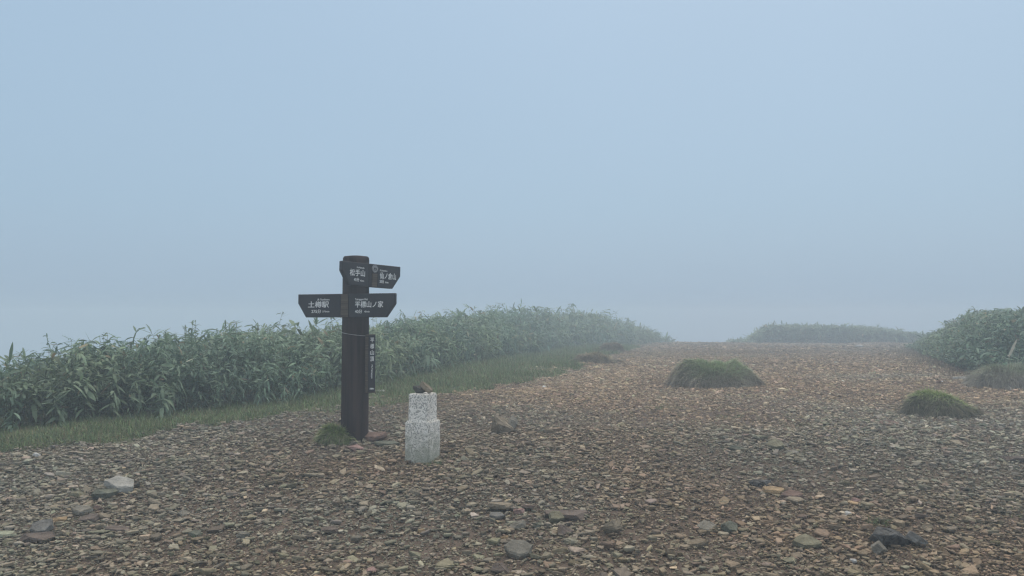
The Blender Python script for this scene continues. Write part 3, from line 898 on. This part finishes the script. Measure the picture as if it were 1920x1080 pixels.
nt.links.new(tc.outputs['Object'], mp.inputs['Vector']); nt.links.new(mp.outputs[0], n_.inputs['Vector'])
nt.links.new(n_.outputs[0], r_.inputs[0])
M_white, *_ = mottled('white_paint', (.78, .78, .76), (.86, .86, .84), 30.0, .6, .0)
M_disc, *_ = mottled('emblem_disc', (.30, .30, .31), (.42, .42, .42), 20.0, .45, .1)
M_metal, *_ = mottled('wire', (.20, .20, .20), (.36, .35, .34), 30.0, .45, .1)

p, PD = at(667, 826)
PX, PY = (667 - 960) / FPX * PD, PD
PZ = float(G(PX, PY))
post = empty('signpost', (PX, PY, PZ), 0, 'dark round wooden signpost with four white lettered direction boards', 'signpost')
PR = 24.5 * PD / FPX
TOPZ = EYE + (600 - 481) * PD / FPX - PZ          # top of the post above its foot
bm = bmesh.new()
seg = 48
prof = [(PR * 1.04, -.15), (PR * 1.035, .0), (PR * 1.02, TOPZ * .5), (PR, TOPZ - .035), (PR * .985, TOPZ - .012), (PR * .90, TOPZ), (PR * .45, TOPZ + .006), (0, TOPZ + .008)]
rings = []
for r, z in prof:
    if r == 0: rings.append([bm.verts.new((0, 0, z))]); continue
    rings.append([bm.verts.new((math.cos(i / seg * 2 * math.pi) * r, math.sin(i / seg * 2 * math.pi) * r, z)) for i in range(seg)])
for a_, b_ in zip(rings, rings[1:]):
    for i in range(seg):
        j = (i + 1) % seg
        if len(b_) == 1: bm.faces.new([a_[i], a_[j], b_[0]])
        else: bm.faces.new([a_[i], a_[j], b_[j], b_[i]])
me = bm_mesh('post', bm)
for f in me.polygons: f.use_smooth = True
link('post', me, M_post, post)

def prism(name, pts, y0, y1, mat, parent, bevel=.003):
    """outline pts (s,z) extruded from y0 (front) to y1 (back)"""
    bm = bmesh.new()
    A = [bm.verts.new((s, y0, z)) for s, z in pts]; B = [bm.verts.new((s, y1, z)) for s, z in pts]
    bm.faces.new(A); bm.faces.new(B[::-1])
    n = len(pts)
    for i in range(n):
        j = (i + 1) % n
        bm.faces.new([A[j], A[i], B[i], B[j]])
    bmesh.ops.recalc_face_normals(bm, faces=bm.faces)
    if bevel: bmesh.ops.bevel(bm, geom=list(bm.edges), offset=bevel, segments=1, affect='EDGES')
    return link(name, bm_mesh(name, bm), mat, parent)

def text(name, body, size, x, z, y, parent, align='LEFT', wgt=.0, width=None, turn=0.0):
    """flat raised lettering as a mesh; width stretches it to a measured length"""
    cu = bpy.data.curves.new(name, 'FONT')
    cu.body = body; cu.size = size; cu.align_x = align; cu.align_y = 'CENTER'
    cu.extrude = .0006; cu.resolution_u = 4
    tmp = bpy.data.objects.new('tmp', cu); col.objects.link(tmp)
    bpy.context.view_layer.update()
    me = bpy.data.meshes.new_from_object(tmp.evaluated_get(bpy.context.evaluated_depsgraph_get()))
    bpy.data.objects.remove(tmp); bpy.data.curves.remove(cu)
    me.name = name; me.materials.clear()
    if wgt:     # heavier strokes: the same outlines laid down again a hair to each side
        V = np.array([v.co[:] for v in me.vertices]); n = len(V)
        P = [tuple(p.vertices) for p in me.polygons]
        VV = np.concatenate([V + np.array([dx * wgt, dy * wgt, dz]) for dx, dy, dz in ((-1, 0, 0), (1, 0, .00012), (0, 1, .00024), (0, -1, .00036))])
        me.clear_geometry()
        me.from_pydata(VV.tolist(), [], [tuple(i + k * n for i in q) for k in range(4) for q in P])
    xs = [v.co.x for v in me.vertices]; sx = 1.0
    if width: sx = width / (max(xs) - min(xs))
    o = link(name, me, M_white, parent)
    off = -min(xs) * sx if align == 'LEFT' else (-max(xs) * sx if align == 'RIGHT' else 0)
    o.location = (x + (0 if turn else off), y, z); o.rotation_euler = (R(90), turn, 0); o.scale = (sx, 1, 1)
    return o

def s_at_px(px, T, u):
    """distance s along T + s*u whose image column is px"""
    k = (px - 960) / FPX
    # (T.x + s u.x) = k (T.y + s u.y)
    return (k * T.y - T.x) / (u.x - k * u.y)

H = .184
def board_pair(ang, zc, px_l, px_seam, px_r, left, right, droop=0.0):
    """two arrow boards in one vertical plane touching the post; ang turns the plane (positive: right end farther)"""
    u = Vector((math.cos(ang), math.sin(ang), 0)); nrm = Vector((math.sin(ang), -math.cos(ang), 0))
    off = PR + .016
    T = Vector((PX, PY, 0)) + nrm * off
    sl, ss, sr = (s_at_px(q, T, u) for q in (px_l, px_seam, px_r))
    for side, (a, b_, d) in (('l', (sl, ss, left)), ('r', (ss, sr, right))):
        if side == 'l':
            outline = [(a, H / 2), (a, H * .10), (a + .074, -H / 2), (b_ - .0015, -H / 2), (b_ - .0015, H / 2)]
        else:
            outline = [(a + .0015, H / 2), (a + .0015, -H / 2), (b_ - .078, -H / 2), (b_, H * .06), (b_, H / 2)]
        o = prism('direction_board', outline, 0.0, .036, M_board, post, .0025)
        base = T - Vector((PX, PY, 0))
        o.location = (base.x, base.y, zc - PZ)
        o.rotation_euler = (0, droop, ang)
        o['label'] = d['label']
        in_ = .004
        w = d['wood']                                    # width of bare wood next to the seam
        if side == 'l':
            pl = [(a + in_, H / 2 - in_), (a + in_, H * .10 + .001), (a + .076, -H / 2 + in_), (b_ - w - .004, -H / 2 + in_), (b_ - w - .004, H / 2 - in_)]
            if w: prism('wood_block', [(b_ - w, -H / 2 + .004), (b_ - .004, -H / 2 + .004), (b_ - .004, H / 2 - .004), (b_ - w, H / 2 - .004)], -.006, -.0002, M_wood, o, .001)
        else:
            e0 = d.get('lead', 0.0)
            pl = [(a + e0 + w + .004, H / 2 - in_), (a + e0 + w + .004, -H / 2 + in_), (b_ - .080, -H / 2 + in_), (b_ - in_, H * .06 + .001), (b_ - in_, H / 2 - in_)]
            if w: prism('wood_block', [(a + e0, -H / 2 + .004), (a + e0 + w, -H / 2 + .004), (a + e0 + w, H / 2 - d.get('emblem', .004)), (a + e0, H / 2 - d.get('emblem', .004))], -.006, -.0002, M_wood, o, .001)
        prism('plate', pl, -.005, -.0002, M_plate, o, .0008)
        if d.get('emblem'):
            # round badge with rings and a peak, at the head of the wooden block
            rr = .031; cx = a + e0 + w / 2; cz = H / 2 - .036
            bm = bmesh.new(); bmesh.ops.create_cone(bm, cap_ends=True, segments=32, radius1=rr, radius2=rr, depth=.004, matrix=Matrix.Translation((cx, -.006, cz)) @ Matrix.Rotation(R(90), 4, 'X'))
            link('emblem', bm_mesh('emblem', bm), M_disc, o)
            bm = bmesh.new()
            for r0, r1 in ((.026, .0285),):
                for i in range(40):
                    a0, a1 = i / 40 * 2 * math.pi, (i + 1) / 40 * 2 * math.pi
                    bm.faces.new([bm.verts.new((cx + math.cos(t) * r, -.0088, cz + math.sin(t) * r)) for t, r in ((a0, r0), (a0, r1), (a1, r1), (a1, r0))])
            for pts in ([(-.018, -.008), (-.004, .014), (.004, .002), (.0, -.008)], [(.003, -.008), (.006, .003), (.010, .008), (.019, -.008)], [(-.016, -.012), (.016, -.012), (.013, -.016), (-.013, -.016)]):
                bm.faces.new([bm.verts.new((cx + q[0], -.0088, cz + q[1])) for q in pts])
            link('emblem_mark', bm_mesh('emblem_mark', bm), M_board, o)
        for (body, size, p0, p1, zt, wg) in d['text']:
            s0, s1 = s_at_px(p0, T + nrm * .006, u), s_at_px(p1, T + nrm * .006, u)
            text('lettering', body, size, s0, zt, -.0056, o, 'LEFT', wg, s1 - s0)

ZC_UP = EYE + (600 - 516.5) * PD / FPX
ZC_LO = EYE + (600 - 573.0) * (PD - .1) / FPX
board_pair(R(50), ZC_UP, 640.5, 690.5, 750, 
    dict(label='upper left board reading 松手山, its thick end turned towards the viewer', wood=0,
         text=[('松手山', .056, 655.5, 684, .006, .0007), ('Mt.Matsude', .017, 668.5, 682.5, .052, .0002), ('45分', .032, 663.5, 673.5, -.045, .0004), ('45min', .018, 675, 682.5, -.049, .0002)]),
    dict(label='upper right board reading 仙ノ倉山, with the round badge', wood=.052, lead=.034, emblem=.074,
         text=[('仙ノ倉山', .056, 712, 742, .002, .0007), ('Mt.Sennokura', .018, 712, 725.5, .046, .0002), ('50分', .032, 712, 720, -.043, .0004), ('50min', .018, 722, 728.5, -.046, .0002)]), droop=R(1.6))
board_pair(R(-21), ZC_LO, 559, 654, 739.5,
    dict(label='lower left board reading 土樽駅', wood=.068,
         text=[('土樽駅', .053, 577.5, 616.5, .006, .0007), ('JR Tsuchitaru', .020, 595, 617.5, .048, .0002), ('275分', .033, 584, 602, -.046, .0004), ('275min', .018, 604.5, 617.5, -.046, .0002)]),
    dict(label='lower right board reading 平標山ノ家', wood=0,
         text=[('平標山ノ家', .052, 665.5, 718.5, .004, .0007), ('Tairappyo Hut', .022, 665.5, 689.5, .047, .0002), ('40分', .033, 665.5, 679, -.048, .0004), ('40min', .019, 683, 693, -.048, .0002)]))

# name board tied to the post
bp_y = PY - .105
bx = (690.5 - 960) / FPX * bp_y
zt, zb = EYE + (600 - 627) * bp_y / FPX, EYE + (600 - 737) * bp_y / FPX
nb = empty('name_board', (bx, bp_y, zb), R(50), 'narrow hanging name board reading 平標山頂, wired to the right side of the signpost', 'name board')
hh = zt - zb
BT, BW = .034, .076
prism('backing', [(0, 0), (BW, 0), (BW, hh), (0, hh)], 0, BT, M_wood, nb, .002)
prism('plate', [(.004, .012), (BW - .004, .012), (BW - .004, hh - .004), (.004, hh - .004)], -.004, -.0002, M_plate, nb, .0008)
for k, ch in enumerate('平標山頂'):
    text('lettering', ch, .041, BW * .5 - .019, hh - .046 - k * .0490, -.0045, nb, 'LEFT', .0006, .038)
text('lettering', 'Mt.Tairappyo', .020, BW * .5, hh - .235, -.0045, nb, 'LEFT', .0003, None, R(90))
text('lettering', '1984m', .020, BW * .5 - .020, .034, -.0045, nb, 'LEFT', .0003, .040)
# wire loop round the post
bm = bmesh.new()
pts = []
for k in range(33):
    a = R(-20) - k / 32 * R(320) 
    rr = PR * 1.035
    zz = hh - .012 + (.030 * (1 - math.cos(a + R(20))) / 2)
    wpt = Vector((PX + math.cos(a) * rr, PY + math.sin(a) * rr, zb + zz))
    pts.append(nb.matrix_world.inverted() @ wpt if False else (Matrix.Translation((bx, bp_y, zb)) @ Matrix.Rotation(R(50), 4, 'Z')).inverted() @ wpt)
prev = None
for k, q in enumerate(pts):
    d = (pts[min(k + 1, 32)] - pts[max(k - 1, 0)]).normalized()
    a_ = d.cross(Vector((0, 0, 1))).normalized(); b_ = d.cross(a_)
    ring = [bm.verts.new(q + (a_ * math.cos(t) + b_ * math.sin(t)) * .0030) for t in [i * math.pi / 3 for i in range(6)]]
    if prev:
        for i in range(6): bm.faces.new([prev[i], prev[(i + 1) % 6], ring[(i + 1) % 6], ring[i]])
    prev = ring
link('wire', bm_mesh('wire', bm), M_metal, nb)

# ------------------------------------------------------------------ stone marker
M_granite, nt, b, r_, tc = mottled('granite', (.80, .76, .69), (.95, .91, .84), 20.0, .9, .8, 150.0, .003)
vo = N(nt, 'ShaderNodeTexNoise', Scale=115.0, Detail=3.0)
nt.links.new(tc.outputs['Object'], vo.inputs['Vector'])
rr_ = N(nt, 'ShaderNodeValToRGB'); rr_.color_ramp.elements[0].position = .42; rr_.color_ramp.elements[0].color = (.30, .30, .30, 1); rr_.color_ramp.elements[1].position = .50; rr_.color_ramp.elements[1].color = (1, 1, 1, 1)
nt.links.new(vo.outputs[0], rr_.inputs[0])
mx = N(nt, 'ShaderNodeMix', data_type='RGBA', blend_type='MULTIPLY'); mx.inputs[0].default_value = .85
nt.links.new(r_.outputs[0], mx.inputs[6]); nt.links.new(rr_.outputs[0], mx.inputs[7])
# moss and dirt stain rising from the foot, with a ragged edge
sp = N(nt, 'ShaderNodeSeparateXYZ'); nt.links.new(tc.outputs['Object'], sp.inputs[0])
nz = N(nt, 'ShaderNodeTexNoise', Scale=22.0, Detail=5.0); nt.links.new(tc.outputs['Object'], nz.inputs['Vector'])
ma = N(nt, 'ShaderNodeMath', operation='MULTIPLY_ADD'); ma.inputs[1].default_value = -.55
nt.links.new(nz.outputs[0], ma.inputs[0]); nt.links.new(sp.outputs['Z'], ma.inputs[2])
mr = N(nt, 'ShaderNodeMapRange'); mr.inputs['From Min'].default_value = -.02; mr.inputs['From Max'].default_value = -.25; mr.inputs['To Min'].default_value = 0; mr.inputs['To Max'].default_value = .75
nt.links.new(ma.outputs[0], mr.inputs[0])
m2 = N(nt, 'ShaderNodeMix', data_type='RGBA'); nt.links.new(mr.outputs[0], m2.inputs[0])
nt.links.new(mx.outputs[2], m2.inputs[6]); m2.inputs[7].default_value = (.26, .27, .20, 1)
nt.links.new(m2.outputs[2], b.inputs['Base Color'])

p, MD = at(790, 869)
MX, MY = p.x, p.y + .08
MZ = float(G(MX, MY))
mk = empty('stone_marker', (MX, MY, MZ), R(-20), 'square white granite marker post with a stepped lower half, right of the signpost', 'stone marker')
sM = MY / FPX
def rough_block(name, w, z0, z1, taper, parent, seed, bev):
    bm = bmesh.new()
    bmesh.ops.create_cube(bm, size=1.0)
    for v in bm.verts:
        f = taper if v.co.z > 0 else 1
        v.co = Vector((v.co.x * w * f, v.co.y * w * f, z0 if v.co.z < 0 else z1))
    bmesh.ops.bevel(bm, geom=list(bm.edges), offset=bev, segments=2, affect='EDGES')
    bmesh.ops.subdivide_edges(bm, edges=bm.edges, cuts=7, use_grid_fill=True)
    rg = random.Random(seed)
    from mathutils import noise
    for v in bm.verts:
        nn = noise.noise_vector(v.co * 12 + Vector((seed, 0, 0))) * .0022 + noise.noise_vector(v.co * 60) * .0014
        v.co += nn
    me = bm_mesh(name, bm)
    return link(name, me, M_granite, parent)
z_top = EYE + (600 - 736.5) * (MY) / FPX - MZ
z_step = EYE + (600 - 786) * (MY) / FPX - MZ
rough_block('shaft', 51 * sM / 1.27, z_step - .03, z_top, .985, mk, 3, .006)
rough_block('plinth', 63.5 * sM / 1.27, -.10, z_step, .985, mk, 9, .009)
def marker_stone(px, w, d, h, mat, label, tilt, rz, zoff, seed, slab, yo=0):
    me = rock_mesh(w, d, h, seed, slab)
    o = link('rock', me, RM[mat])
    o.rotation_euler = (R(tilt[0]), R(tilt[1]), R(rz))
    zs = [(o.rotation_euler.to_matrix() @ v.co).z for v in me.vertices]
    o.location = ((px - 960) / FPX * MY, MY + yo, MZ + z_top - min(zs) + zoff)
    tag(o, label, 'rock', 'stones laid on top of the marker')
marker_stone(787, .100, .07, .072, 'dark', 'dark rounded stone laid on the left of the marker top', (0, 8), 10, -.004, 77, False)
marker_stone(802, .110, .06, .034, 'tan', 'pale thin slab leaning on the dark stone atop the marker', (6, 42), -5, -.001, 78, True, -.02)

# pale dry leaf stalk in the right thicket
p, dd = at(1890, 700)
q = ray(1906, 645); t = 9.5
top = Vector((q.x * t, q.y * t, EYE + q.z * t))
rg = np.random.default_rng(3)
zg = float(G(top.x, top.y))
dl = empty('dry_leaf_stalk', (top.x, top.y, zg), 0, 'pale bleached broken stalk leaning in the thicket at the right edge', 'dry stalk')
V_, F_, C_ = leaves(np.array([[-.10, 0, top.z - zg - .16], [-.06, 0, top.z - zg - .16], [-.10, .02, top.z - zg - .14]]), np.array([.1, -.1, .4]), np.array([R(62), R(70), R(15)]), np.array([.26, .20, .13]), np.array([.045, .03, .03]), np.array([.0, .1, .3]), rg, np.tile(np.array([.42, .40, .32]), (3, 1)))
link('leaf', np_mesh('leaf', V_, F_, C_), M_leaf, dl)
link('stem', np_mesh('stem', *stems(np.array([[-.12, 0, -.02]]), np.array([[-.09, 0, top.z - zg - .14]]), np.array([.005]), np.array([[.34, .30, .22]]))), M_leaf, dl)

# ------------------------------------------------------------------ haze
M_haze = bpy.data.materials.new('haze'); M_haze.use_nodes = True
nt = M_haze.node_tree; nt.nodes.clear()
out = nt.nodes.new('ShaderNodeOutputMaterial'); pv = nt.nodes.new('ShaderNodeVolumePrincipled')
pv.inputs['Color'].default_value = (.79, .905, 1.0, 1)
pv.inputs['Density'].default_value = HAZE_DENSITY
pv.inputs['Anisotropy'].default_value = .35
nt.links.new(pv.outputs[0], out.inputs['Volume'])
bm = bmesh.new(); bmesh.ops.create_cube(bm, size=1.0)
z0, z1 = Z_LOW - 1.0, 2.6
for v in bm.verts: v.co = Vector((v.co.x * 164, v.co.y * 164, z0 if v.co.z < 0 else z1))
haze = link('haze', bm_mesh('haze', bm), M_haze)
tag(haze, 'even fog filling the whole summit', 'fog', kind='stuff')
haze.visible_shadow = True
